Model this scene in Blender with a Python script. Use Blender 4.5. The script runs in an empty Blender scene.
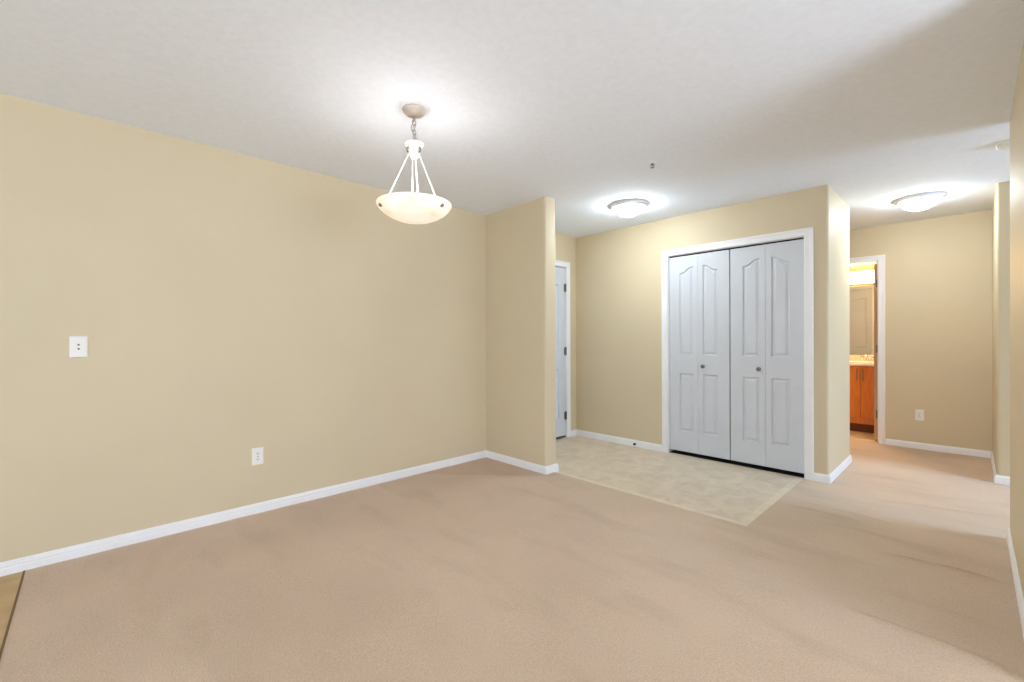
import bpy, bmesh, math, random
import numpy as np
from mathutils import Vector, Matrix
from mathutils.geometry import tessellate_polygon

sc = bpy.context.scene
COL = sc.collection
random.seed(4)

# ------------------------------------------------------------------ camera
H = 2.44
cd = bpy.data.cameras.new('camera')
cam = bpy.data.objects.new('camera', cd)
COL.objects.link(cam)
F = Vector((-0.72219872, 0.69167835, -0.00317422))
R = Vector((0.69168548, 0.7221879, -0.00397917))
U = R.cross(F)
M = Matrix((R, U, -F)).transposed().to_4x4()
M.translation = Vector((0, 0, 1.1831))
cam.matrix_world = M
cd.sensor_width = 36
cd.lens = 36 * 440.6676 / 1024
cd.clip_start = 0.03
sc.camera = cam

# ------------------------------------------------------------------ world, daylight, exposure
vs = sc.view_settings
vs.view_transform = 'Standard'
vs.look = 'None'
vs.gamma = 1
vs.use_curve_mapping = False
vs.exposure = 0.83
sc.cycles.max_bounces = 14
sc.cycles.diffuse_bounces = 10
sc.cycles.sample_clamp_indirect = 6

w = bpy.data.worlds.new('sky')
sc.world = w
w.use_nodes = True
wn = w.node_tree
wn.nodes.clear()
wo = wn.nodes.new('ShaderNodeOutputWorld')
wb = wn.nodes.new('ShaderNodeBackground')
ws = wn.nodes.new('ShaderNodeTexSky')
ws.sky_type = 'NISHITA'
ws.sun_disc = False
ws.sun_elevation = math.radians(40)
wb.inputs[1].default_value = 0.15
wn.links.new(ws.outputs[0], wb.inputs[0])
wn.links.new(wb.outputs[0], wo.inputs[0])


def area(name, loc, direction, sx, sy, power, col):
    l = bpy.data.lights.new(name, 'AREA')
    l.shape = 'RECTANGLE'
    l.size, l.size_y = sx, sy
    l.energy = power
    l.color = col
    o = bpy.data.objects.new(name, l)
    COL.objects.link(o)
    o.location = loc
    o.rotation_euler = Vector(direction).to_track_quat('-Z', 'Z').to_euler()
    return o


# daylight by the unseen rear window, an added side fill, and the bedroom window
area('rear_window_daylight', (0.0, -4.08, 1.3), (0, 1, 0.6), 4.2, 1.9, 84, (0.735, 0.86, 1.02))
area('added_side_fill', (3.3, 1.15, 1.35), (-1, 0, 0.8), 2.1, 1.8, 108, (0.735, 0.86, 1.02))
area('bedroom_window_daylight', (3.3, 4.6, 1.4), (-1, 0, -0.6), 1.2, 1.5, 88, (0.50, 0.70, 1.0))

# ------------------------------------------------------------------ materials
def lin(c):
    return tuple(((v / 255) / 12.92 if v / 255 <= 0.04045 else ((v / 255 + 0.055) / 1.055) ** 2.4) for v in c) + (1,)


MATS = {}


def mat(name, rgb, rough=0.6, metal=0.0, rgb2=None, scale=5, bump=0.0, bscale=300, detail=4, emit=0, ecol=None, spec=0.5,
        stretch=(1, 1, 1), trans=0.0):
    m = bpy.data.materials.new(name)
    m.use_nodes = True
    nt = m.node_tree
    b = nt.nodes['Principled BSDF']
    b.inputs['Roughness'].default_value = rough
    b.inputs['Metallic'].default_value = metal
    b.inputs['Specular IOR Level'].default_value = spec
    b.inputs['Transmission Weight'].default_value = trans
    tc = nt.nodes.new('ShaderNodeTexCoord')
    mp = nt.nodes.new('ShaderNodeMapping')
    mp.inputs['Scale'].default_value = stretch
    nt.links.new(tc.outputs['Object'], mp.inputs[0])
    if rgb2 is None:
        rgb2 = tuple(v * 0.985 for v in rgb)
    nz = nt.nodes.new('ShaderNodeTexNoise')
    nz.inputs['Scale'].default_value = scale
    nz.inputs['Detail'].default_value = detail
    cr = nt.nodes.new('ShaderNodeValToRGB')
    cr.color_ramp.elements[0].color = lin(rgb2)
    cr.color_ramp.elements[1].color = lin(rgb)
    cr.color_ramp.elements[0].position = 0.36
    cr.color_ramp.elements[1].position = 0.64
    nt.links.new(mp.outputs[0], nz.inputs['Vector'])
    nt.links.new(nz.outputs['Fac'], cr.inputs[0])
    nt.links.new(cr.outputs[0], b.inputs['Base Color'])
    if bump:
        n2 = nt.nodes.new('ShaderNodeTexNoise')
        n2.inputs['Scale'].default_value = bscale
        n2.inputs['Detail'].default_value = 3
        bp = nt.nodes.new('ShaderNodeBump')
        bp.inputs['Strength'].default_value = bump
        bp.inputs['Distance'].default_value = 0.003
        nt.links.new(mp.outputs[0], n2.inputs['Vector'])
        nt.links.new(n2.outputs['Fac'], bp.inputs['Height'])
        nt.links.new(bp.outputs[0], b.inputs['Normal'])
    if emit:
        if ecol is None:
            nt.links.new(cr.outputs[0], b.inputs['Emission Color'])
        else:
            b.inputs['Emission Color'].default_value = ecol
        b.inputs['Emission Strength'].default_value = emit
    MATS[name] = m
    return m


PAINT = mat('cream_wall_paint', (210, 195, 165), 0.55, bump=0.15, bscale=160, scale=1.5, spec=0.3)
CEIL = mat('textured_ceiling_paint', (236, 242, 252), 0.9, bump=0.3, bscale=70, scale=30, spec=0.2)
WHITE = mat('white_trim_paint', (238, 238, 240), 0.35)
DOORW = mat('white_door_paint', (206, 210, 217), 0.4)
DARK = mat('dark_void', (20, 18, 16), 0.9)
PLATE = mat('white_plate_plastic', (236, 234, 230), 0.35)
SLOT = mat('dark_slot', (60, 55, 50), 0.6)
NICKEL = mat('brushed_nickel', (128, 124, 118), 0.3, 1.0)
HINGE = mat('hinge_nickel', (128, 120, 108), 0.35, 1.0)
RUBBER = mat('black_rubber', (25, 23, 20), 0.7)
FIXW = mat('fixture_white_enamel', (246, 243, 232), 0.4)
FIXRING = mat('fixture_ring_metal', (236, 236, 236), 0.5)
CANOPY = mat('canopy_satin_metal', (208, 196, 184), 0.4, 0.3)
CHAIN = mat('chain_metal', (170, 165, 158), 0.35, 0.8)
ALAB = mat('alabaster_glass', (255, 242, 230), 0.35, rgb2=(244, 216, 192), scale=7, detail=6, emit=0.30, stretch=(1, 1, 3))
DOME = mat('lit_dome_glass', (255, 255, 250), 0.3, emit=47.0, ecol=(0.85, 0.95, 1.0, 1))
BATHGL = mat('lit_bath_shade', (255, 240, 205), 0.3, emit=62, ecol=(1.0, 0.68, 0.33, 1))
OAK = mat('orange_maple_veneer', (226, 134, 50), 0.35, rgb2=(210, 116, 38), scale=9, stretch=(6, 6, 0.5))
OAKD = mat('dark_toe_kick_wood', (120, 66, 36), 0.6)
EDGE = mat('bare_door_edge_wood', (208, 180, 148), 0.6, rgb2=(192, 164, 134), scale=12, stretch=(4, 4, .5))
COUNTER = mat('cream_countertop', (244, 228, 214), 0.25)
CHROME = mat('chrome', (225, 225, 225), 0.08, 1.0)
MIRROR = mat('mirror_silver', (235, 235, 235), 0.0, 1.0)
FRAME = mat('window_vinyl', (235, 235, 235), 0.4)
GLASS = mat('window_glass', (245, 250, 250), 0.0, trans=1.0)
SEAM = mat('seam_strip', (120, 96, 66), 0.8)


def carpet_material():
    m = bpy.data.materials.new('beige_carpet')
    m.use_nodes = True
    nt = m.node_tree
    b = nt.nodes['Principled BSDF']
    b.inputs['Roughness'].default_value = 0.95
    b.inputs['Specular IOR Level'].default_value = 0.1
    b.inputs['Sheen Weight'].default_value = 0.25
    b.inputs['Sheen Roughness'].default_value = 0.6
    tc = nt.nodes.new('ShaderNodeTexCoord')

    def noise(scale, detail, stretch=(1, 1, 1)):
        mp = nt.nodes.new('ShaderNodeMapping')
        mp.inputs['Scale'].default_value = stretch
        nt.links.new(tc.outputs['Object'], mp.inputs[0])
        n = nt.nodes.new('ShaderNodeTexNoise')
        n.inputs['Scale'].default_value = scale
        n.inputs['Detail'].default_value = detail
        nt.links.new(mp.outputs[0], n.inputs['Vector'])
        return n.outputs['Fac']

    def ramp(fac, lo, hi, c0, c1):
        r = nt.nodes.new('ShaderNodeValToRGB')
        r.color_ramp.elements[0].position = lo
        r.color_ramp.elements[1].position = hi
        r.color_ramp.elements[0].color = c0
        r.color_ramp.elements[1].color = c1
        nt.links.new(fac, r.inputs[0])
        return r.outputs[0]

    def mul(a, bb, f=1.0):
        x = nt.nodes.new('ShaderNodeMixRGB')
        x.blend_type = 'MULTIPLY'
        x.inputs[0].default_value = f
        nt.links.new(a, x.inputs[1])
        nt.links.new(bb, x.inputs[2])
        return x.outputs[0]

    base = ramp(noise(1.3, 3), 0.35, 0.68, lin((195, 168, 141)), lin((206, 179, 152)))
    pile = ramp(noise(170, 3), 0.3, 0.7, (0.84, 0.83, 0.82, 1), (1.10, 1.10, 1.10, 1))
    worn = ramp(noise(2.1, 4, (0.7, 2.2, 1)), 0.52, 0.74, (1, 1, 1, 1), (0.86, 0.85, 0.82, 1))
    c = mul(mul(base, pile), worn)
    # brushed nap: a patch in front of the short partition wall
    sep = nt.nodes.new('ShaderNodeSeparateXYZ')
    nt.links.new(tc.outputs['Object'], sep.inputs[0])

    def math_(op, a, bb):
        n = nt.nodes.new('ShaderNodeMath')
        n.operation = op
        for i, v in enumerate((a, bb)):
            if isinstance(v, (int, float)):
                n.inputs[i].default_value = v
            else:
                nt.links.new(v, n.inputs[i])
        return n.outputs[0]
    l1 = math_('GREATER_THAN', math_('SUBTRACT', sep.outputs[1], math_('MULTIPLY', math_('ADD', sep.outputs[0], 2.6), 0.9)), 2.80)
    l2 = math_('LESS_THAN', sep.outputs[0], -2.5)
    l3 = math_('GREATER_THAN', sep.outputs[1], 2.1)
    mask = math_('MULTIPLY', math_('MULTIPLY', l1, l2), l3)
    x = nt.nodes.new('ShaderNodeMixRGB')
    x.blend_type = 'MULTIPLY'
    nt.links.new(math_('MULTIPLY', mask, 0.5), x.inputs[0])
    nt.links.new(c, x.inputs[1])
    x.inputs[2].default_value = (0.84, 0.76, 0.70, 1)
    last = x.outputs[0]
    for nm, col, k in (('crease_shade', (0.66, 0.60, 0.54, 1), 0.75), ('traffic', (0.90, 0.94, 0.95, 1), 0.9)):
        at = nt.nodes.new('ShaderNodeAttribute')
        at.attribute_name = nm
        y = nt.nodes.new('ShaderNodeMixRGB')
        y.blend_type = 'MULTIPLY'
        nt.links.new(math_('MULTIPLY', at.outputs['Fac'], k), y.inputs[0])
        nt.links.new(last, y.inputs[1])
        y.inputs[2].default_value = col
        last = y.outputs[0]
    nt.links.new(last, b.inputs['Base Color'])
    bp = nt.nodes.new('ShaderNodeBump')
    bp.inputs['Strength'].default_value = 0.6
    bp.inputs['Distance'].default_value = 0.004
    nt.links.new(noise(230, 3), bp.inputs['Height'])
    nt.links.new(bp.outputs[0], b.inputs['Normal'])
    return m


def vinyl_material(name, c1, c2, line):
    m = bpy.data.materials.new(name)
    m.use_nodes = True
    nt = m.node_tree
    b = nt.nodes['Principled BSDF']
    b.inputs['Roughness'].default_value = 0.42
    b.inputs['Specular IOR Level'].default_value = 0.35
    tc = nt.nodes.new('ShaderNodeTexCoord')
    mp = nt.nodes.new('ShaderNodeMapping')
    mp.inputs['Location'].default_value = (0.985 + 0.0, -2.985, 0)
    nt.links.new(tc.outputs['Object'], mp.inputs[0])
    n = nt.nodes.new('ShaderNodeTexNoise')
    n.inputs['Scale'].default_value = 6
    n.inputs['Detail'].default_value = 7
    n.inputs['Roughness'].default_value = 0.6
    n.inputs['Distortion'].default_value = 0.8
    nt.links.new(tc.outputs['Object'], n.inputs['Vector'])
    r = nt.nodes.new('ShaderNodeValToRGB')
    r.color_ramp.elements[0].position = 0.38
    r.color_ramp.elements[1].position = 0.62
    r.color_ramp.elements[0].color = lin(c2)
    r.color_ramp.elements[1].color = lin(c1)
    nt.links.new(n.outputs['Fac'], r.inputs[0])
    br = nt.nodes.new('ShaderNodeTexBrick')
    br.offset = 0
    br.inputs['Scale'].default_value = 1
    br.inputs['Brick Width'].default_value = 0.305
    br.inputs['Row Height'].default_value = 0.305
    br.inputs['Mortar Size'].default_value = 0.006
    br.inputs['Mortar Smooth'].default_value = 0.4
    nt.links.new(mp.outputs[0], br.inputs['Vector'])
    nt.links.new(r.outputs[0], br.inputs['Color1'])
    nt.links.new(r.outputs[0], br.inputs['Color2'])
    br.inputs['Mortar'].default_value = lin(line)
    nt.links.new(br.outputs['Color'], b.inputs['Base Color'])
    return m


CARPET = carpet_material()
VINYL = vinyl_material('stone_pattern_vinyl', (216, 201, 178), (200, 184, 161), (213, 199, 176))
VINYLB = mat('edge_border_vinyl', (219, 207, 184), 0.42, rgb2=(208, 195, 171), scale=9, spec=0.35)
KITV = mat('yellow_beige_vinyl', (196, 168, 126), 0.8, rgb2=(184, 156, 114), scale=7, detail=6)

# ------------------------------------------------------------------ mesh helpers
I = lambda x, y, z: (x, y, z)


def link(name, bm, m, parent=None, smooth=False, bevel=0, kind=None, label=None, cat=None, group=None, auto=None):
    bmesh.ops.recalc_face_normals(bm, faces=bm.faces)
    me = bpy.data.meshes.new(name)
    bm.to_mesh(me)
    bm.free()
    me.materials.append(m)
    o = bpy.data.objects.new(name, me)
    COL.objects.link(o)
    if smooth:
        for p_ in me.polygons:
            p_.use_smooth = True
        if auto:
            me.set_sharp_from_angle(angle=math.radians(auto))
    if bevel:
        md = o.modifiers.new('bevel', 'BEVEL')
        md.width = bevel
        md.segments = 2
        md.limit_method = 'ANGLE'
    if parent:
        o.parent = parent
    props(o, kind, label, cat, group)
    return o


def props(o, kind=None, label=None, cat=None, group=None):
    for k, v in (('kind', kind), ('label', label), ('category', cat), ('group', group)):
        if v:
            o[k] = v
    return o


def empty(name, loc=(0, 0, 0), rz=0, parent=None, **k):
    o = bpy.data.objects.new(name, None)
    COL.objects.link(o)
    o.location = loc
    o.rotation_euler = (0, 0, rz)
    o.empty_display_size = 0.05
    if parent:
        o.parent = parent
    return props(o, **k)


def box(bm, x0, x1, y0, y1, z0, z1, f=I):
    v = [bm.verts.new(f(x, y, z)) for x in (x0, x1) for y in (y0, y1) for z in (z0, z1)]
    for q in ((0, 1, 3, 2), (4, 6, 7, 5), (0, 4, 5, 1), (2, 3, 7, 6), (0, 2, 6, 4), (1, 5, 7, 3)):
        bm.faces.new([v[i] for i in q])
    return bm


def bx(*a, f=I):
    return box(bmesh.new(), *a, f=f)


def prism(bm, pts, z0, z1, f=I):
    """pts: 2D outline, entries (x, y) or (x, y, r) to round a corner"""
    out = []
    n = len(pts)
    for i, p in enumerate(pts):
        if len(p) == 2:
            out.append(Vector(p))
            continue
        c = Vector(p[:2])
        a = (Vector(pts[i - 1][:2]) - c).normalized()
        b = (Vector(pts[(i + 1) % n][:2]) - c).normalized()
        r = p[2]
        cc = c + (a + b) * r
        for k in range(7):
            t = k / 6 * math.pi / 2
            out.append(cc - b * r * math.cos(t) - a * r * math.sin(t))
    lo = [bm.verts.new(f(p.x, p.y, z0)) for p in out]
    hi = [bm.verts.new(f(p.x, p.y, z1)) for p in out]
    m = len(out)
    for i in range(m):
        j = (i + 1) % m
        bm.faces.new((lo[i], lo[j], hi[j], hi[i]))
    tris = tessellate_polygon([[Vector((p.x, p.y, 0)) for p in out]])
    for t in tris:
        try:
            bm.faces.new([lo[i] for i in t])
            bm.faces.new([hi[i] for i in t])
        except ValueError:
            pass
    return bm


def sweep(path, prof, f, side=1, bm=None):
    """mitred sweep: path of 2D points, profile (n off the path to its right * side, h); f(x, y, h) -> 3D"""
    bm = bm or bmesh.new()
    P = [Vector(p) for p in path]
    rings = []
    for i, p in enumerate(P):
        d0 = (p - P[i - 1]).normalized() if i else None
        d1 = (P[i + 1] - p).normalized() if i < len(P) - 1 else None
        n0 = Vector((d0.y, -d0.x)) * side if d0 is not None else None
        n1 = Vector((d1.y, -d1.x)) * side if d1 is not None else None
        if n0 is None:
            mv = n1
        elif n1 is None:
            mv = n0
        else:
            mv = (n0 + n1) / (1 + n0.dot(n1))
        rings.append([bm.verts.new(f(p.x + mv.x * a, p.y + mv.y * a, h)) for a, h in prof])
    k = len(prof)
    for i in range(len(rings) - 1):
        for j in range(k):
            bm.faces.new((rings[i][j], rings[i][(j + 1) % k], rings[i + 1][(j + 1) % k], rings[i + 1][j]))
    bm.faces.new(rings[0])
    bm.faces.new(rings[-1][::-1])
    return bm


def lathe(bm, prof, c=(0, 0, 0), seg=48, f=I):
    rings = []
    for r, z in prof:
        if r < 1e-6:
            rings.append([bm.verts.new(f(c[0], c[1], c[2] + z))])
        else:
            rings.append([bm.verts.new(f(c[0] + r * math.cos(2 * math.pi * k / seg), c[1] + r * math.sin(2 * math.pi * k / seg), c[2] + z)) for k in range(seg)])
    for a, b in zip(rings, rings[1:]):
        for k in range(seg):
            k2 = (k + 1) % seg
            if len(a) == 1 and len(b) == 1:
                continue
            if len(a) == 1:
                bm.faces.new((a[0], b[k2], b[k]))
            elif len(b) == 1:
                bm.faces.new((a[k], a[k2], b[0]))
            else:
                bm.faces.new((a[k], a[k2], b[k2], b[k]))
    return bm


def tube(bm, pts, r, seg=10, closed=False):
    pts = [Vector(p) for p in pts]
    n = len(pts)
    rr = r if isinstance(r, (list, tuple)) else [r] * n
    rings = []
    up = None
    for i, p in enumerate(pts):
        if closed:
            d = (pts[(i + 1) % n] - pts[i - 1]).normalized()
        else:
            d = (pts[min(i + 1, n - 1)] - pts[max(i - 1, 0)]).normalized()
        if up is None:
            up = d.orthogonal().normalized()
        up = (up - d * up.dot(d)).normalized()
        s = d.cross(up)
        rings.append([bm.verts.new(p + (up * math.cos(2 * math.pi * k / seg) + s * math.sin(2 * math.pi * k / seg)) * rr[i]) for k in range(seg)])
    m = n if closed else n - 1
    for i in range(m):
        a, b = rings[i], rings[(i + 1) % n]
        for k in range(seg):
            bm.faces.new((a[k], a[(k + 1) % seg], b[(k + 1) % seg], b[k]))
    if not closed:
        bm.faces.new(rings[0])
        bm.faces.new(rings[-1][::-1])
    return bm


def sphere(bm, c, r, sc_=(1, 1, 1), seg=16):
    bmesh.ops.create_uvsphere(bm, u_segments=seg, v_segments=seg // 2 + 2, radius=r,
                              matrix=Matrix.Translation(c) @ Matrix.Diagonal((*sc_, 1)))
    return bm


# ------------------------------------------------------------------ key plan measures (metres)
A = -3.40            # left wall face
W0, W1 = 2.889, 3.04  # short partition
WX = -2.593
C = 4.355            # closet front face
CR = -0.810          # closet corner
CB = 5.265           # closet back face
FH = 6.392           # hall far wall
BX, BY = 0.137, 5.327
RX, RY = 0.152, 3.884
RB = 0.02
VX, VY = -0.985, 2.985
S = dict(kind='structure')

# ------------------------------------------------------------------ floors
def carpet():
    xs = np.concatenate([np.arange(A - 0.06, VX - 0.001, 0.0229), np.linspace(VX, 0.35, 67), np.linspace(0.5, 3.45, 12)])
    xs[np.argmin(abs(xs - VX))] = VX
    ys = np.concatenate([np.linspace(-0.25, VY, 148), np.linspace(VY, FH + 0.12, 160)[1:]])
    ridges = [((-0.41, 3.15), (0.15, 3.185), 0.010, 0.016), ((-0.40, 2.40), (0.15, 2.35), 0.008, 0.018),
              ((-0.95, 3.578), (-0.48, 3.59), 0.007, 0.016), ((-0.55, 4.14), (0.2, 4.36), 0.004, 0.025),
              ((-0.92, 3.945), (-0.42, 3.875), 0.004, 0.02), ((-0.9, 3.73), (-0.3, 3.70), 0.004, 0.02),
              ((-0.70, 3.42), (-0.25, 3.40), 0.004, 0.018)]
    X, Y = np.meshgrid(xs, ys, indexing='ij')
    Z = np.zeros_like(X)
    D = np.zeros_like(X)
    for (ax, ay), (bx_, by_), h, wd in ridges:
        d = np.array([bx_ - ax, by_ - ay])
        L = np.hypot(*d)
        d = d / L
        t = (X - ax) * d[0] + (Y - ay) * d[1]
        s = (X - ax) * -d[1] + (Y - ay) * d[0] + 0.008 * np.sin(t * 14)
        end = np.clip(np.minimum(t / 0.12, (L - t) / 0.12), 0, 1)
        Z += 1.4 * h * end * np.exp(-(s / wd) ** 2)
        D += (h / .010) * end * (np.exp(-((s - .004) / (.8 * wd)) ** 2))  # shading of each ridge, painted into the carpet colour
    Z += 0.0012 * np.sin(X * 9 + 3 * np.sin(Y * 4)) * np.sin(Y * 11)
    Z -= 0.0012
    nx, ny = len(xs), len(ys)
    sm = lambda v: 1 / (1 + np.exp(-v))
    T = sm((X + 1.25) / .12) * sm((Y - 2.75 + .25 * X) / .14) * sm((4.15 - Y) / .12)
    T += .45 * sm((Y - 2.25 - .1 * X) / .08) * sm((2.98 - Y) / .06) * sm((X + 2.6) / .15)
    ok = lambda i, j: not ((xs[i] + xs[i + 1]) / 2 < VX and VY < (ys[j] + ys[j + 1]) / 2 < C + 0.05)
    faces = [(i * ny + j, (i + 1) * ny + j, (i + 1) * ny + j + 1, i * ny + j + 1) for i in range(nx - 1) for j in range(ny - 1) if ok(i, j)]
    me = bpy.data.meshes.new('floor')
    me.from_pydata(np.stack([X, Y, Z], -1).reshape(-1, 3).tolist(), [], faces)
    for p in me.polygons:
        p.use_smooth = True
    me.materials.append(CARPET)
    for nm, arr in (('crease_shade', D), ('traffic', T)):
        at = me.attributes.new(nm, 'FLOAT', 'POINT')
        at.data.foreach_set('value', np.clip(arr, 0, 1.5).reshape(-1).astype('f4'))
    o = bpy.data.objects.new('floor', me)
    COL.objects.link(o)
    bm = bmesh.new()
    bm.from_mesh(me)
    loose = [v for v in bm.verts if not v.link_faces]
    bmesh.ops.delete(bm, geom=loose, context='VERTS')
    bm.to_mesh(me)
    bm.free()
    props(o, kind='structure', label='beige cut-pile carpet with a few raised ripples')


carpet()
BW = 0.055
link('floor_entry', prism(bmesh.new(), [(A - .02, VY + BW), (VX - BW, VY + BW), (VX - BW, C + .06), (A - .02, C + .06)], -0.03, -0.004), VINYL, **S)
bm = prism(bmesh.new(), [(A - .02, VY), (VX, VY), (VX, C + .06), (VX - BW, C + .06), (VX - BW, VY + BW), (A - .02, VY + BW)], -0.03, -0.0035)
link('floor_border', bm, VINYLB, **S)
link('floor_kitchen', bx(A - .02, 3.45, -4.3, -0.25, -0.03, -0.002), KITV, **S)
link('trim_floor_seam', bx(A + .012, 3.4, -0.2545, -0.2465, -0.02, 0.0005), SEAM, **S)
link('floor_bathroom', bx(-2.5, -0.5, FH + .12, 7.6, -0.03, -0.001), mat('bath_floor_vinyl', (222, 196, 160), 0.5, rgb2=(210, 182, 146)), **S)
link('floor_base', bx(A - .12, 3.55, -4.4, 7.7, -0.12, -0.031), DARK, **S)
link('ceiling', bx(A - .12, 3.55, -4.4, 7.7, H, H + 0.1), CEIL, **S)

# ------------------------------------------------------------------ walls
def wall(name, polys, lintels=(), m=PAINT):
    bm = bmesh.new()
    for p in polys:
        prism(bm, p, -0.03, H)
    for l in lintels:
        box(bm, *l)
    o = link(name, bm, m, kind='structure', smooth=True, auto=35)
    return o


ED0, ED1 = 3.25, 4.165     # entry door opening along y
wall('wall_left', [[(A - .12, -4.3), (A, -4.3), (A, ED0), (A - .12, ED0)], [(A - .12, ED1), (A, ED1), (A, CB), (A - .12, CB)]],
     [(A - .12, A, ED0, ED1, 2.055, H)])
wall('wall_partition', [[(A - .01, W0), (WX, W0, RB), (WX, W1, RB), (A - .01, W1)]])
O0, O1, OZ = -2.195, -0.978, 2.045      # closet opening
L0, L1, LZ = -1.655, -1.185, 2.045      # linen door opening in the back face
wall('wall_closet', [[(A - .01, C), (O0, C), (O0, C + .1), (A - .01, C + .1)],
                     [(O1, C), (CR, C, RB), (CR, CB, RB), (L1, CB), (L1, CB - .1), (CR - .1, CB - .1), (CR - .1, C + .1), (O1, C + .1)],
                     [(L0, CB), (A - .01, CB), (A - .01, CB - .1), (L0, CB - .1)]],
     [(O0, O1, C, C + .1, OZ, H), (L0, L1, CB - .1, CB, LZ, H)])
B0, B1, BZ = -1.495, -0.732, 2.048      # bathroom opening
wall('wall_hall', [[(-3.3, FH), (B0, FH), (B0, FH + .12), (-3.3, FH + .12)], [(B1, FH), (BX + .05, FH), (BX + .05, FH + .12), (B1, FH + .12)]],
     [(B0, B1, FH, FH + .12, BZ, H)])
wall('wall_hall_left', [[(-3.42, CB - .05), (-3.3, CB - .05), (-3.3, FH + .12), (-3.42, FH + .12)]])
wall('wall_bedroom', [[(BX, FH + .01), (BX, BY, RB), (3.42, BY), (3.42, BY + .12), (BX + .12, BY + .12), (BX + .12, FH + .01)]])
wall('wall_right', [[(RX, 2.3), (3.42, 2.3), (3.42, 2.42), (RX + .12, 2.42), (RX + .12, RY, RB), (RX, RY, RB)]])
wall('wall_bathroom', [[(-2.5, 7.5), (-.54, 7.5), (-.54, 7.62), (-2.5, 7.62)]])
wall('wall_bathroom_left', [[(-2.5, FH + .12), (-2.38, FH + .12), (-2.38, 7.5), (-2.5, 7.5)]])
wall('wall_bathroom_right', [[(-.66, FH + .12), (-.54, FH + .12), (-.54, 7.5), (-.66, 7.5)]])
# outer walls with the windows that light the rooms, window 2 being an added one
def pierced(name, x0, x1, y0, y1, holes, along):
    bm = bmesh.new()
    hs = sorted(holes)
    a = (x0 if along == 'x' else y0)
    end = (x1 if along == 'x' else y1)

    def b_(p, q, z0, z1):
        if along == 'x':
            box(bm, p, q, y0, y1, z0, z1)
        else:
            box(bm, x0, x1, p, q, z0, z1)
    for p, q, z0, z1 in hs:
        b_(a, p, -.03, H)
        b_(p, q, -.03, z0)
        b_(p, q, z1, H)
        a = q
    b_(a, end, -.03, H)
    link(name, bm, PAINT, **S)


pierced('wall_rear', A - .12, 3.52, -4.3, -4.18, [(-2.15, 2.15, .3, 2.3)], 'x')
pierced('wall_side', 3.4, 3.52, -4.18, BY + .12, [(.05, 2.25, .4, 2.3), (3.95, 5.25, .6, 2.2)], 'y')


def window(name, f, a, b, z0, z1, n):
    o = empty(name, f(a, 0, z0), **S)
    fr = bmesh.new()
    box(fr, a, b, 0, .08, z0, z0 + .05, f=f)
    box(fr, a, b, 0, .08, z1 - .05, z1, f=f)
    for k in range(n + 1):
        x = a + (b - a - .05) * k / n
        box(fr, x, x + .05, 0, .08, z0 + .05, z1 - .05, f=f)
    fo = link('window_frame', fr, FRAME, parent=o)
    go = link('window_pane', bx(a + .05, b - .05, .035, .041, z0 + .05, z1 - .05, f=f), GLASS, parent=o)
    for q in (fo, go):
        q.matrix_parent_inverse = Matrix.Translation(Vector(f(a, 0, z0))).inverted()


window('window_1', lambda u, d, z: (u, -4.2 - d, z), -2.15, 2.15, .3, 2.3, 3)
window('added_window_2', lambda u, d, z: (3.42 + d, u, z), 0.05, 2.25, .4, 2.3, 2)  # unseen window, added and placed to brighten the left wall
window('window_3', lambda u, d, z: (3.42 + d, u, z), 3.95, 5.25, .6, 2.2, 2)

# ------------------------------------------------------------------ baseboards
BH = 0.066
BPROF = [(-.012, -.02), (.0125, -.02), (.0125, .030), (.0105, .034), (.0105, .050), (.0075, .053), (.0065, .060), (.003, BH), (-.012, BH)]
ff = lambda x, y, h: (x, y, h)


def base(name, path, side=1):
    link(name, sweep(path, BPROF, ff, side), WHITE, **S)


base('baseboard_left', [(A, -4.18), (A, W0), (WX, W0), (WX, W1), (A, W1), (A, ED0 - .066)])
base('baseboard_entry', [(A, ED1 + .072), (A, C), (O0 - .066, C)])
base('baseboard_closet', [(O1 + .066, C), (CR, C), (CR, CB), (L1 + .06, CB)])
base('baseboard_hall', [(B1 + .066, FH), (BX, FH), (BX, BY), (3.4, BY)])
base('baseboard_right', [(RX, 2.3), (RX, RY), (RX + .12, RY), (RX + .12, 2.42)], side=-1)

# ------------------------------------------------------------------ door casings
CPROF = [(0, 0), (0, .010), (.006, .014), (.035, .013), (.050, .017), (.060, .017), (.065, .012), (.065, 0)]


def casing(name, u0, u1, zt, f, z0=-0.004, wd=1.0):
    prof = [(a * wd, h) for a, h in CPROF]
    return link(name, sweep([(u0, z0), (u0, zt), (u1, zt), (u1, z0)], prof, f, side=-1), WHITE, **S)


casing('trim_1', O0 - .0, O1 + .0, OZ, lambda u, z, d: (u, C - d, z))
casing('trim_2', ED0, ED1, 2.055, lambda u, z, d: (A + d, u, z))
casing('trim_3', B0 + .008, B1, BZ, lambda u, z, d: (u, FH - d, z), z0=0)
casing('trim_4', L0, L1, LZ, lambda u, z, d: (u, CB + d, z), z0=0, wd=.9)


def jamb(name, u0, u1, zt, f, depth, th=.004):
    bm = bmesh.new()
    box(bm, u0 - .001, u0 + th, 0, depth, 0, zt, f=f)
    box(bm, u1 - th, u1 + .001, 0, depth, 0, zt, f=f)
    box(bm, u0, u1, 0, depth, zt - th, zt + .001, f=f)
    link(name, bm, WHITE, **S)


jamb('trim_5', O0, O1, OZ, lambda u, d, z: (u, C + d, z), .1)
jamb('trim_6', ED0, ED1, 2.055, lambda u, d, z: (A - d, u, z), .11)
jamb('trim_7', B0, B1, BZ, lambda u, d, z: (u, FH + d, z), .12, .004)
jamb('trim_8', L0, L1, LZ, lambda u, d, z: (u, CB - d, z), .1)

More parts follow.
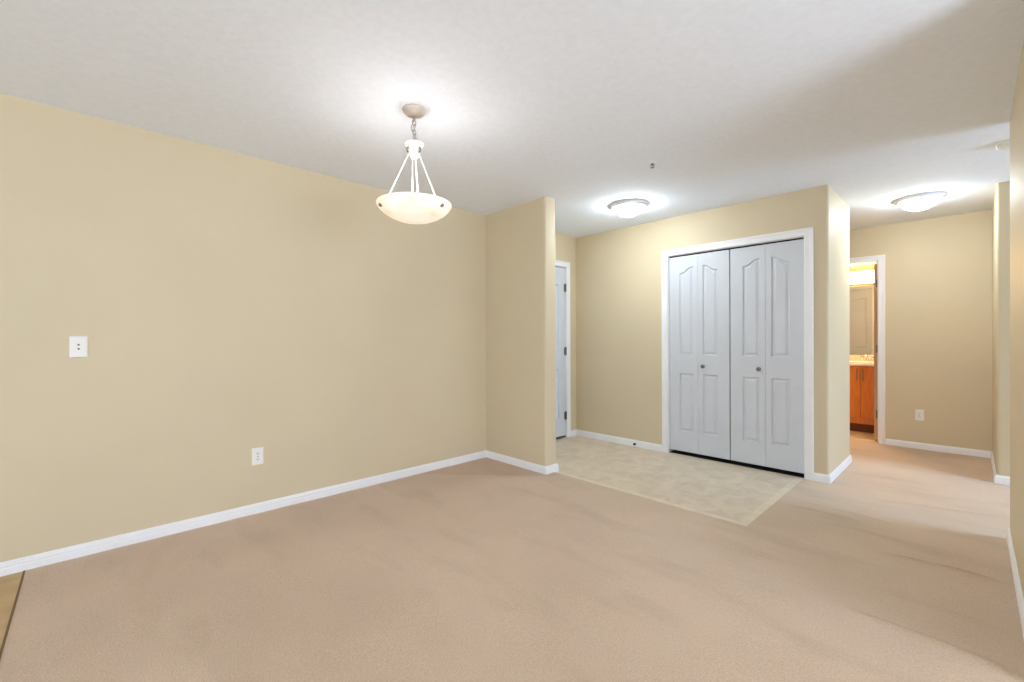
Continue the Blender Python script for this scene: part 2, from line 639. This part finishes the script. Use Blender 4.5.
# ------------------------------------------------------------------ panelled doors
def arch_top(kind, x0, x1, zt, drop=.055):
    """height of a cathedral panel top at x; kind +1 rises to the right, -1 rises to the left, 2 peaks in the middle, 0 flat"""
    def g(x):
        t = min(max((x - x0) / (x1 - x0), 0), 1)
        if kind == 0:
            return zt
        if kind == -1:
            t = 1 - t
        if kind == 2:
            t = 1 - abs(2 * t - 1)
        s = 0 if t < .12 else min((t - .12) / .75, 1)
        return zt - drop + drop * (s * s * (3 - 2 * s))
    return g


def panel_loop(x0, x1, z0, g, i, n=14):
    pts = [(x0 + i, z0 + i), (x1 - i, z0 + i)]
    for k in range(n + 1):
        t = 1 - k / n
        x = x0 + i + (x1 - x0 - 2 * i) * t
        xx = x0 + (x1 - x0) * t
        pts.append((x, g(xx) - i))
    return pts


def door_leaf(bm, w_, h_, th, panels, f):
    """panelled slab: local x along the width, y depth (0 = face), z up"""
    outer = [(0, 0), (w_, 0), (w_, h_), (0, h_)]
    holes = []
    for (x0, x1, z0, z1, kind) in panels:
        g = arch_top(kind, x0, x1, z1)
        rings = []
        for (i, d) in ((0, 0), (.003, .006), (.008, .012), (.015, .012), (.034, .003)):
            rings.append([bm.verts.new(f(x, d, z)) for x, z in panel_loop(x0, x1, z0, g, i)])
        for a, b in zip(rings, rings[1:]):
            m = len(a)
            for k in range(m):
                bm.faces.new((a[k], a[(k + 1) % m], b[(k + 1) % m], b[k]))
        lp = panel_loop(x0, x1, z0, g, .034)
        for t in tessellate_polygon([[Vector((x, z, 0)) for x, z in lp]]):
            try:
                bm.faces.new([rings[-1][i] for i in t])
            except ValueError:
                pass
        holes.append((rings[0], panel_loop(x0, x1, z0, g, 0)))
    ov = [bm.verts.new(f(x, 0, z)) for x, z in outer]
    allv = list(ov)
    polys = [[Vector((x, z, 0)) for x, z in outer]]
    for rv, lp in holes:
        allv += rv
        polys.append([Vector((x, z, 0)) for x, z in lp])
    for t in tessellate_polygon(polys):
        try:
            bm.faces.new([allv[i] for i in t])
        except ValueError:
            pass
    bv = [bm.verts.new(f(x, th, z)) for x, z in outer]
    for k in range(4):
        bm.faces.new((ov[k], ov[(k + 1) % 4], bv[(k + 1) % 4], bv[k]))
    bm.faces.new(bv)
    return bm


def knob(parent, f):
    """round pull on a small rose, axis towards -d"""
    bm = bmesh.new()
    prof = [(0, .004), (.013, .004), (.013, -.001), (.007, -.004), (.006, -.012), (.012, -.016), (.0185, -.022), (.0195, -.028), (.016, -.033), (.008, -.0355), (0, -.036)]
    lathe(bm, prof, seg=20, f=f)
    return link('knob', bm, NICKEL, parent=parent, smooth=True)


# closet bifold, four leaves (door_1 and door_2 are its two folding pairs)
DY = 0.022
LW = (O1 - O0 - .026) / 4
DZ0, DZH = .034, 1.993
up0, up1, lo0, lo1 = 1.020 - DZ0, 1.912 - DZ0, .238 - DZ0, .832 - DZ0
OU, IN = .108, .046
x = O0 + .006
pos = [x, x + LW + .002, x + 2 * LW + .012, x + 3 * LW + .014]
names_ = ['door_1', 'door_2']
for pr in (0, 1):
    root = empty(names_[pr], (pos[2 * pr], C + DY, DZ0), **S)
    root['label'] = ('left' if pr == 0 else 'right') + ' folding pair of white arched-panel closet doors'
    for q in (0, 1):
        px = pos[2 * pr + q] - pos[2 * pr]
        x0 = OU if q == 0 else IN
        x1 = LW - (IN if q == 0 else OU)
        k = 1 if q == 0 else -1
        bm = door_leaf(bmesh.new(), LW, DZH, .032, [(x0, x1, up0, up1, k), (x0, x1, lo0, lo1, 0)], lambda a, d, z, px=px: (a + px, d, z))
        leaf = link('door_leaf', bm, DOORW, parent=root)
        if (pr, q) == (0, 1):
            knob(leaf, lambda a, b, c, px=px: (px + .055 + a, c, .912 - DZ0 + b))
        if (pr, q) == (1, 0):
            knob(leaf, lambda a, b, c, px=px: (px + LW - .048 + a, c, .908 - DZ0 + b))
# steel track in the head of the closet opening
link('trim_9', bx(O0 + .005, O1 - .005, C + .028, C + .052, OZ - .012, OZ - .004), DARK, **S)

link('closet_gap_shade', bx(O0 + .002, O1 - .002, C + .026, C + .30, -.003, .003), DARK, **S)  # dark strip painting in the shade of the gap under the closet doors

# entry door in the left wall
root = empty('door_3', (A - .012, ED1 - .006, .012), **S)
root['label'] = 'white entry door with three hinges, partly behind the short wall'
EW = ED1 - ED0 - .012
fE = lambda a, d, z: (-d, -a, z)
ps = []
for (a, b, k) in ((.115, .405, 1), (EW - .405, EW - .115, -1)):
    ps += [(a, b, 1.0, 1.88, k), (a, b, .22, .82, 0)]
leaf = link('door_leaf', door_leaf(bmesh.new(), EW, 2.032, .04, ps, fE), DOORW, parent=root)
for hz in (1.807, 1.042, .262):
    bm = bmesh.new()
    lathe(bm, [(0, -.052), (.004, -.052), (.004, -.047), (.0075, -.047), (.0075, .047), (.004, .047), (.004, .052), (0, .052)], (.014, .001, hz - .012), 12)
    box(bm, .0005, .003, -.022, .001, hz - .012 - .045, hz - .012 + .045)
    link('hinge', bm, HINGE, parent=root, smooth=True, auto=30)
link('door_sweep', bx(-.02, .004, -EW, 0, -.012, .010), mat('dark_bronze_threshold', (70, 60, 48), .5, .4), parent=root)
bm = bmesh.new()
sphere(bm, (.055, -EW + .07, .95), .027)
lathe(bm, [(0, 0), (.03, 0), (.03, .006), (.01, .008), (.01, .05), (0, .05)], (0, 0, 0), 16, f=lambda a, b, c: (c, -EW + .07 + a, .95 + b))
link('door_knob', bm, NICKEL, parent=root, smooth=True, auto=40)

# linen door in the hall, seen in the bathroom mirror
root = empty('door_4', (L1 - .004, CB - .015, .012), **S)
root['label'] = 'white arched-panel hall door reflected in the bathroom mirror'
LD = L1 - L0 - .008
link('door_leaf', door_leaf(bmesh.new(), LD, 2.025, .032, [(.07, LD - .09, 1.0, 1.87, -1), (.07, LD - .09, .22, .82, 0)], lambda a, d, z: (-a, -d, z)), DOORW, parent=root)
# bathroom door, swung fully open into the bathroom: its hinge edge shows
root = empty('door_5', (-.780, FH + .125, .012), **S)
root['label'] = 'open bathroom door seen edge-on, brown hinge edge'
BLW = .74
lf = link('door_leaf', door_leaf(bmesh.new(), BLW, 2.025, .039, [(.11, .33, 1.0, 1.87, 1), (.41, .63, 1.0, 1.87, -1), (.11, .33, .22, .82, 0), (.41, .63, .22, .82, 0)],
     lambda a, d, z: (d, a + .002, z)), DOORW, parent=root)
link('door_edge', bx(-.001, .040, 0, .002, 0, 2.025), EDGE, parent=root)
for hz in (1.80, 1.05, .30):
    bm = bx(.016, .032, -.0015, 0, hz - .045, hz + .045)
    lathe(bm, [(0, -.047), (.006, -.047), (.006, .047), (0, .047)], (.036, -.002, hz), 10)
    link('hinge', bm, HINGE, parent=root)

# ------------------------------------------------------------------ pendant lamp
PX, PY = -2.106, 1.284
pen = empty('pendant_light', (PX, PY, H), label='white hanging bowl pendant lamp on a chain below the ceiling', cat='pendant lamp')
bm = lathe(bmesh.new(), [(0, 0), (.060, 0), (.062, -.004), (.061, -.009), (.055, -.019), (.042, -.030), (.024, -.038), (.010, -.041), (0, -.042)])
link('canopy', bm, CANOPY, parent=pen, smooth=True)
bm = tube(bmesh.new(), [(.009 * math.cos(t), 0, -.054 + .009 * math.sin(t)) for t in [2 * math.pi * k / 14 for k in range(14)]], .002, 8, True)
link('canopy_loop', bm, CHAIN, parent=pen, smooth=True)
zz = -.072
for k in range(5):
    bm = bmesh.new()
    pts = []
    for j in range(20):
        t = 2 * math.pi * j / 20
        u, v = .0110 * math.cos(t), .0175 * math.sin(t)
        tilt = .25 * math.sin(k * 2.1)
        pts.append((u + v * tilt, 0, zz + v) if k % 2 else (v * tilt, u, zz + v))
    tube(bm, pts, .0022, 8, True)
    link('chain_link', bm, CHAIN, parent=pen, smooth=True)
    zz -= .0255
cord = []
for j in range(60):
    t = j / 59
    loop = math.exp(-((t - .32) / .14) ** 2)
    cord.append((.009 * math.sin(t * 16) - .042 * loop + .024 * max(0, (t - .6)) * 1.2,
                 .006 * math.cos(t * 16) + .012 * loop + .03 * max(0, (t - .6)) * 1.2, -.045 - .14 * t))
link('cord', tube(bmesh.new(), cord, .0026, 8), mat('clear_silver_cord', (186, 182, 176), .4), parent=pen, smooth=True)
HZ = -.182
bm = lathe(bmesh.new(), [(0, .004), (.012, .004), (.020, 0), (.045, -.001), (.051, -.004), (.0515, -.008), (.048, -.011), (.036, -.013), (.033, -.02), (.032, -.040), (.029, -.058), (.024, -.074), (.016, -.082), (0, -.084)], (0, 0, HZ))
link('hub', bm, FIXW, parent=pen, smooth=True, auto=50)
link('hub_loop', tube(bmesh.new(), [(.011 * math.cos(t), 0, HZ + .012 + .011 * math.sin(t)) for t in [2 * math.pi * k / 14 for k in range(14)]], .0025, 8, True), CHAIN, parent=pen, smooth=True)
az0 = math.atan2(-PY, -PX)    # towards the camera side
rim = -.515
for k in range(3):
    az = az0 + math.radians(-70 + 120 * k)
    ca, sa = math.cos(az), math.sin(az)
    pt = lambda r, z: (r * ca, r * sa, z)
    link('rod', tube(bmesh.new(), [pt(.030, HZ - .058), pt(.034, HZ - .068), pt(.152, rim + .002), pt(.176, rim - .030)], .0042, 10), FIXW, parent=pen, smooth=True)
    bm = bmesh.new()
    lathe(bm, [(0, .011), (.005, .010), (.009, .006), (.010, 0), (.010, -.006), (0, -.006)], (0, 0, 0), 14,
          f=lambda a, b, c: (Vector(pt(.185 + c, rim - .033)) + Vector((-sa, ca, 0)) * a + Vector((0, 0, 1)) * b)[:])
    link('bolt', bm, mat('bolt_nickel', (140, 136, 128), .3, .9) if k == 0 else MATS['bolt_nickel'], parent=pen, smooth=True)
    bm = bmesh.new()
    q = [pt(.032, HZ - .030), pt(.042, HZ - .034), pt(.040, HZ - .052), pt(.030, HZ - .060)]
    tube(bm, q, .0035, 8)
    link('hub_clip', bm, NICKEL, parent=pen, smooth=True)
link('stem', tube(bmesh.new(), [(-.012, -.004, HZ - .070), (-.014, -.006, rim - .02)], .0045, 10), FIXW, parent=pen, smooth=True)
link('lamp_holder', lathe(bmesh.new(), [(0, .03), (.03, .03), (.035, 0), (.03, -.03), (0, -.03)], (.0, .0, rim - .035), 24), FIXW, parent=pen, smooth=True, auto=40)
outer = [(.200, 0), (.201, -.006), (.1975, -.015), (.186, -.031), (.165, -.050), (.134, -.069), (.096, -.085), (.058, -.094), (.025, -.0975), (0, -.098)]
inner = [(0, -.092), (.058, -.088), (.096, -.079), (.132, -.064), (.161, -.045), (.180, -.027), (.190, -.013), (.194, -.002)]
bm = lathe(bmesh.new(), outer + inner + [(.200, 0)], (0, 0, rim), 72)
bmesh.ops.remove_doubles(bm, verts=bm.verts, dist=1e-5)
link('bowl', bm, ALAB, parent=pen, smooth=True)
l = bpy.data.lights.new('pendant_bulb', 'POINT')
l.energy = 2.2
l.color = (.86, .93, 1)
l.shadow_soft_size = .05
o = bpy.data.objects.new('pendant_bulb', l)
COL.objects.link(o)
o.location = (PX, PY, H + rim + .035)

# ------------------------------------------------------------------ flush ceiling lights
def flush(loc, label):
    r_ = empty('flush_ceiling_light', (loc[0], loc[1], H), label=label, cat='ceiling light', group='dome ceiling lights')
    bm = lathe(bmesh.new(), [(0, 0), (.160, 0), (.168, -.004), (.170, -.012), (.166, -.022), (.150, -.030), (.130, -.031), (.129, -.004)])
    link('base_ring', bm, FIXRING, parent=r_, smooth=True, auto=50)
    prof = [(.128 * math.cos(t), -.028 - .080 * math.sin(t)) for t in [math.pi / 2 * k / 10 for k in range(11)]]
    prof[-1] = (0, -.108)
    link('glass_dome', lathe(bmesh.new(), prof, seg=40), DOME, parent=r_, smooth=True)
    link('finial', lathe(bmesh.new(), [(0, -.120), (.006, -.118), (.009, -.112), (.007, -.106), (0, -.105)], seg=16), FIXRING, parent=r_, smooth=True)
    return r_


flush((-2.224, 3.647), 'round flush dome ceiling light left of and in front of the closet doors')
flush((-0.328, 5.385), 'round flush dome ceiling light in the hall near the bathroom door')

# ------------------------------------------------------------------ sprinkler, detector
r_ = empty('fire_sprinkler', (-1.575, 2.90, H), label='small nickel fire sprinkler head in the middle of the ceiling', cat='sprinkler')
link('escutcheon', lathe(bmesh.new(), [(0, 0), (.030, 0), (.031, -.003), (.022, -.008), (.010, -.009), (0, -.009)], seg=28), CEIL, parent=r_, smooth=True, auto=40)
bm = lathe(bmesh.new(), [(0, -.006), (.010, -.006), (.010, -.018), (.006, -.020), (.003, -.030), (0, -.036)], seg=14)
for s in (-1, 1):
    tube(bm, [(s * .008, 0, -.016), (s * .013, 0, -.026), (s * .010, 0, -.038), (s * .002, 0, -.045)], .0022, 8)
bm.transform(Matrix.Diagonal((1, 1, .8, 1)))
link('sprinkler_body', bm, HINGE, parent=r_, smooth=True, auto=50)
bm = lathe(bmesh.new(), [(0, -.035), (.012, -.035), (.013, -.037), (0, -.038)], seg=20)
link('deflector', bm, HINGE, parent=r_)

r_ = empty('smoke_detector', (.172, 4.27, H), label='round white smoke detector on the ceiling beside the right wall', cat='smoke detector')
link('base_plate', lathe(bmesh.new(), [(0, 0), (.072, 0), (.072, -.010), (.066, -.012), (0, -.012)], seg=40), PLATE, parent=r_, smooth=True, auto=40)
link('cover', lathe(bmesh.new(), [(.062, -.012), (.064, -.014), (.063, -.026), (.052, -.036), (.030, -.040), (0, -.041)], seg=40), PLATE, parent=r_, smooth=True, auto=50)

# ------------------------------------------------------------------ wall plates
def plate_base(name, f, label, cat, group=None, m=PLATE):
    r_ = empty(name, f(0, 0, 0), label=label, cat=cat, group=group)
    o0 = Vector(f(0, 0, 0))
    g = lambda a, b, d: tuple(Vector(f(a, b, d)) - o0)
    prof = []
    bm = bmesh.new()
    w_, h_ = .036, .0585
    r1 = [bm.verts.new(g(x, y, 0)) for x, y in ((-w_, -h_), (w_, -h_), (w_, h_), (-w_, h_))]
    r2 = [bm.verts.new(g(x, y, .004)) for x, y in ((-w_, -h_), (w_, -h_), (w_, h_), (-w_, h_))]
    k = .005
    r3 = [bm.verts.new(g(x, y, .0075)) for x, y in ((-w_ + k, -h_ + k), (w_ - k, -h_ + k), (w_ - k, h_ - k), (-w_ + k, h_ - k))]
    for a, b in ((r1, r2), (r2, r3)):
        for i in range(4):
            bm.faces.new((a[i], a[(i + 1) % 4], b[(i + 1) % 4], b[i]))
    bm.faces.new(r1)
    bm.faces.new(r3)
    link('face_plate', bm, m, parent=r_, bevel=.001)
    return r_, g


def outlet(f, label):
    r_, g = plate_base('power_outlet', f, label, 'power outlet', 'duplex power outlets')
    for s in (-1, 1):
        pts = []
        for (x, y) in ((-.016, -.010), (-.016, .010), (-.009, .0145), (.009, .0145), (.016, .010), (.016, -.010), (.009, -.0145), (-.009, -.0145)):
            pts.append((x, y + s * .0195))
        bm = prism(bmesh.new(), pts, .0075, .0095, f=g)
        rc = link('receptacle', bm, PLATE, parent=r_)
        bm = bmesh.new()
        for x in (-.0065, .0065):
            box(bm, x - .0014, x + .0014, s * .0195 - .001, s * .0195 + .0075, .0092, .0099, f=g)
        lathe(bm, [(0, .0099), (.0025, .0099), (.0025, .009)], (0, s * .0195 - .0065, 0), 10, f=g)
        link('slot', bm, SLOT, parent=rc)
    link('screw', lathe(bmesh.new(), [(0, .0088), (.0035, .0085), (.0035, .007)], seg=12, f=g), SLOT, parent=r_)


outlet(lambda a, b, d: (A + d, .829 + a, .388 + b), 'white duplex outlet low on the long left wall')
outlet(lambda a, b, d: (-.389 + a, FH - d, .359 + b), 'white duplex outlet on the hall wall right of the bathroom door')
r_, g = plate_base('phone_jack_plate', lambda a, b, d: (A + d, -.045 + a, 1.153 + b), 'white two-port wall plate at switch height on the left wall', 'wall plate')
link('inner_plate', bx(-.022, .022, -.033, .033, .0075, .0095, f=g), PLATE, parent=r_, bevel=.001)
for s in (-1, 1):
    bm = bmesh.new()
    lathe(bm, [(0, .0125), (.0045, .0125), (.0052, .0115), (.0052, .009)], (0, s * .011, 0), 14, f=g)
    link('jack', bm, mat('jack_grey', (112, 104, 98), .4, .3) if s < 0 else MATS['jack_grey'], parent=r_)

# door stop on the entry baseboard
r_ = empty('door_stop', (-2.55, C - .012, .036), label='short door stop with black rubber tip on the entry baseboard', cat='door stop')
fy = lambda a, b, c: (a, -c, b)
link('rose', lathe(bmesh.new(), [(0, 0), (.011, 0), (.011, .004), (.005, .007), (0, .007)], seg=16, f=fy), PLATE, parent=r_, smooth=True, auto=40)
link('shaft', lathe(bmesh.new(), [(0, .005), (.004, .005), (.004, .05), (0, .05)], seg=12, f=fy), PLATE, parent=r_, smooth=True, auto=40)
link('rubber_tip', lathe(bmesh.new(), [(0, .045), (.012, .045), (.0135, .055), (.012, .066), (0, .067)], seg=16, f=fy), RUBBER, parent=r_, smooth=True, auto=40)

# ------------------------------------------------------------------ bathroom
V0, V1, VYF, VYB = -1.63, -.80, 6.965, 7.50
van = empty('vanity_cabinet', ((V0 + V1) / 2, VYB, 0), label='orange maple bathroom vanity cabinet with two slim doors and bar handles', cat='cabinet')
ox = (V0 + V1) / 2
fv = lambda x, y, z: (x - ox, y - VYB, z)
bm = box(bmesh.new(), V0, V1, VYF + .02, VYB - .006, .11, .835, f=fv)
box(bm, V0, V1, VYF + .008, VYF + .02, .11, .19, f=fv)
link('carcass', bm, OAK, parent=van)
bm = box(bmesh.new(), V0 + .005, V1 - .005, VYF + .075, VYB - .006, -.001, .11, f=fv)
link('toe_kick', bm, OAKD, parent=van)
for (a, b, hx) in ((-1.150, -.9695, -1.000), (-.9665, V1 + .002, -.9385)):
    d_ = link('door', bx(a, b, VYF, VYF + .018, .193, .832, f=fv), OAK, parent=van, bevel=.0015)
    bm = tube(bmesh.new(), [fv(hx, VYF - .026, .655), fv(hx, VYF - .026, .805)], .0045, 10)
    for z in (.675, .785):
        tube(bm, [fv(hx, VYF + .001, z), fv(hx, VYF - .026, z)], .0035, 8)
    link('bar_handle', bm, HINGE, parent=d_, smooth=True, auto=40)
for (z0, z1) in ((.193, .44), (.443, .64), (.643, .832)):
    d_ = link('drawer', bx(V0 + .003, -1.153, VYF, VYF + .018, z0, z1, f=fv), OAK, parent=van, bevel=.0015)
    zc = (z0 + z1) / 2
    bm = tube(bmesh.new(), [fv(-1.46, VYF - .026, zc), fv(-1.31, VYF - .026, zc)], .0045, 10)
    for xx in (-1.44, -1.33):
        tube(bm, [fv(xx, VYF + .001, zc), fv(xx, VYF - .026, zc)], .0035, 8)
    link('bar_handle', bm, HINGE, parent=d_, smooth=True, auto=40)
top = empty('countertop', (ox, VYB, .835), label='cream countertop with sink on the orange bathroom vanity', cat='countertop')
ft = lambda x, y, z: (x - ox, y - VYB, z - .835)
link('counter_slab', bx(V0 - .005, V1 + .003, VYF - .018, VYB, .8355, .868, f=ft), COUNTER, parent=top, bevel=.006)
link('backsplash', bx(V0 - .005, V1 + .003, VYB - .02, VYB, .868, .955, f=ft), COUNTER, parent=top, bevel=.003)
bm = lathe(bmesh.new(), [(.200, 0), (.210, .004), (.205, .010), (.190, .009), (.175, -.002), (.12, -.006), (0, -.008)], seg=40)
bmesh.ops.transform(bm, matrix=Matrix.Translation(ft(-1.0, 7.21, .870)) @ Matrix.Diagonal((.9, .8, 1, 1)), verts=bm.verts)
link('sink_basin', bm, PLATE, parent=top, smooth=True, auto=50)
fa = empty('faucet', (-.955, 7.41, .8685), label='chrome two-handle faucet on the back of the vanity top', cat='faucet')
bm = lathe(bmesh.new(), [(0, 0), (.024, 0), (.024, .008), (.014, .016), (.012, .05), (0, .055)], seg=20)
tube(bm, [(0, 0, .035), (0, -.02, .075), (0, -.06, .095), (0, -.10, .088), (0, -.115, .065)], [.012, .012, .011, .010, .009], 12)
link('spout', bm, CHROME, parent=fa, smooth=True, auto=60)
for s in (-1, 1):
    bm = lathe(bmesh.new(), [(0, 0), (.022, 0), (.020, .012), (.010, .018), (.012, .034), (.021, .046), (.018, .062), (0, .068)], (s * .052, 0, 0), 16)
    link('handle', bm, CHROME, parent=fa, smooth=True, auto=60)
mi = empty('wall_mirror', (ox, VYB, .97), label='frameless wall mirror above the bathroom vanity', cat='mirror')
fm = lambda x, y, z: (x - ox, y - VYB, z - .97)
link('mirror_glass', bx(V0, V1, VYB - .007, VYB - .001, .975, 1.885, f=fm), MIRROR, parent=mi)
link('mirror_channel', bx(V0, V1, VYB - .011, VYB - .0005, .960, .974, f=fm), CHROME, parent=mi)
lb = empty('vanity_light', (ox, VYB, 1.99), label='lit frosted bar light above the bathroom mirror', cat='wall light')
fl = lambda x, y, z: (x - ox, y - VYB, z - 1.99)
link('back_plate', bx(V0 + .05, V1 - .03, VYB - .035, VYB - .001, 1.915, 2.085, f=fl), FIXW, parent=lb, bevel=.004)
bm = bmesh.new()
pr = [(.055 * math.cos(t), .055 * math.sin(t)) for t in [math.pi * (k / 12) - math.pi / 2 for k in range(13)]]
bm2 = []
for xx in (V0 + .07, V1 - .05):
    bm2.append([bm.verts.new(fl(xx, VYB - .036 - a * 1.1, 1.985 + b)) for a, b in pr])
for k in range(12):
    bm.faces.new((bm2[0][k], bm2[0][k + 1], bm2[1][k + 1], bm2[1][k]))
for r3 in bm2:
    bm.faces.new(r3)
link('frosted_shade', bm, BATHGL, parent=lb, smooth=True, auto=50)
for xx in (V0 + .055, V1 - .05):
    link('end_cap', bx(xx, xx + .015, VYB - .10, VYB - .036, 1.92, 2.05, f=fl), CHROME, parent=lb, bevel=.003)
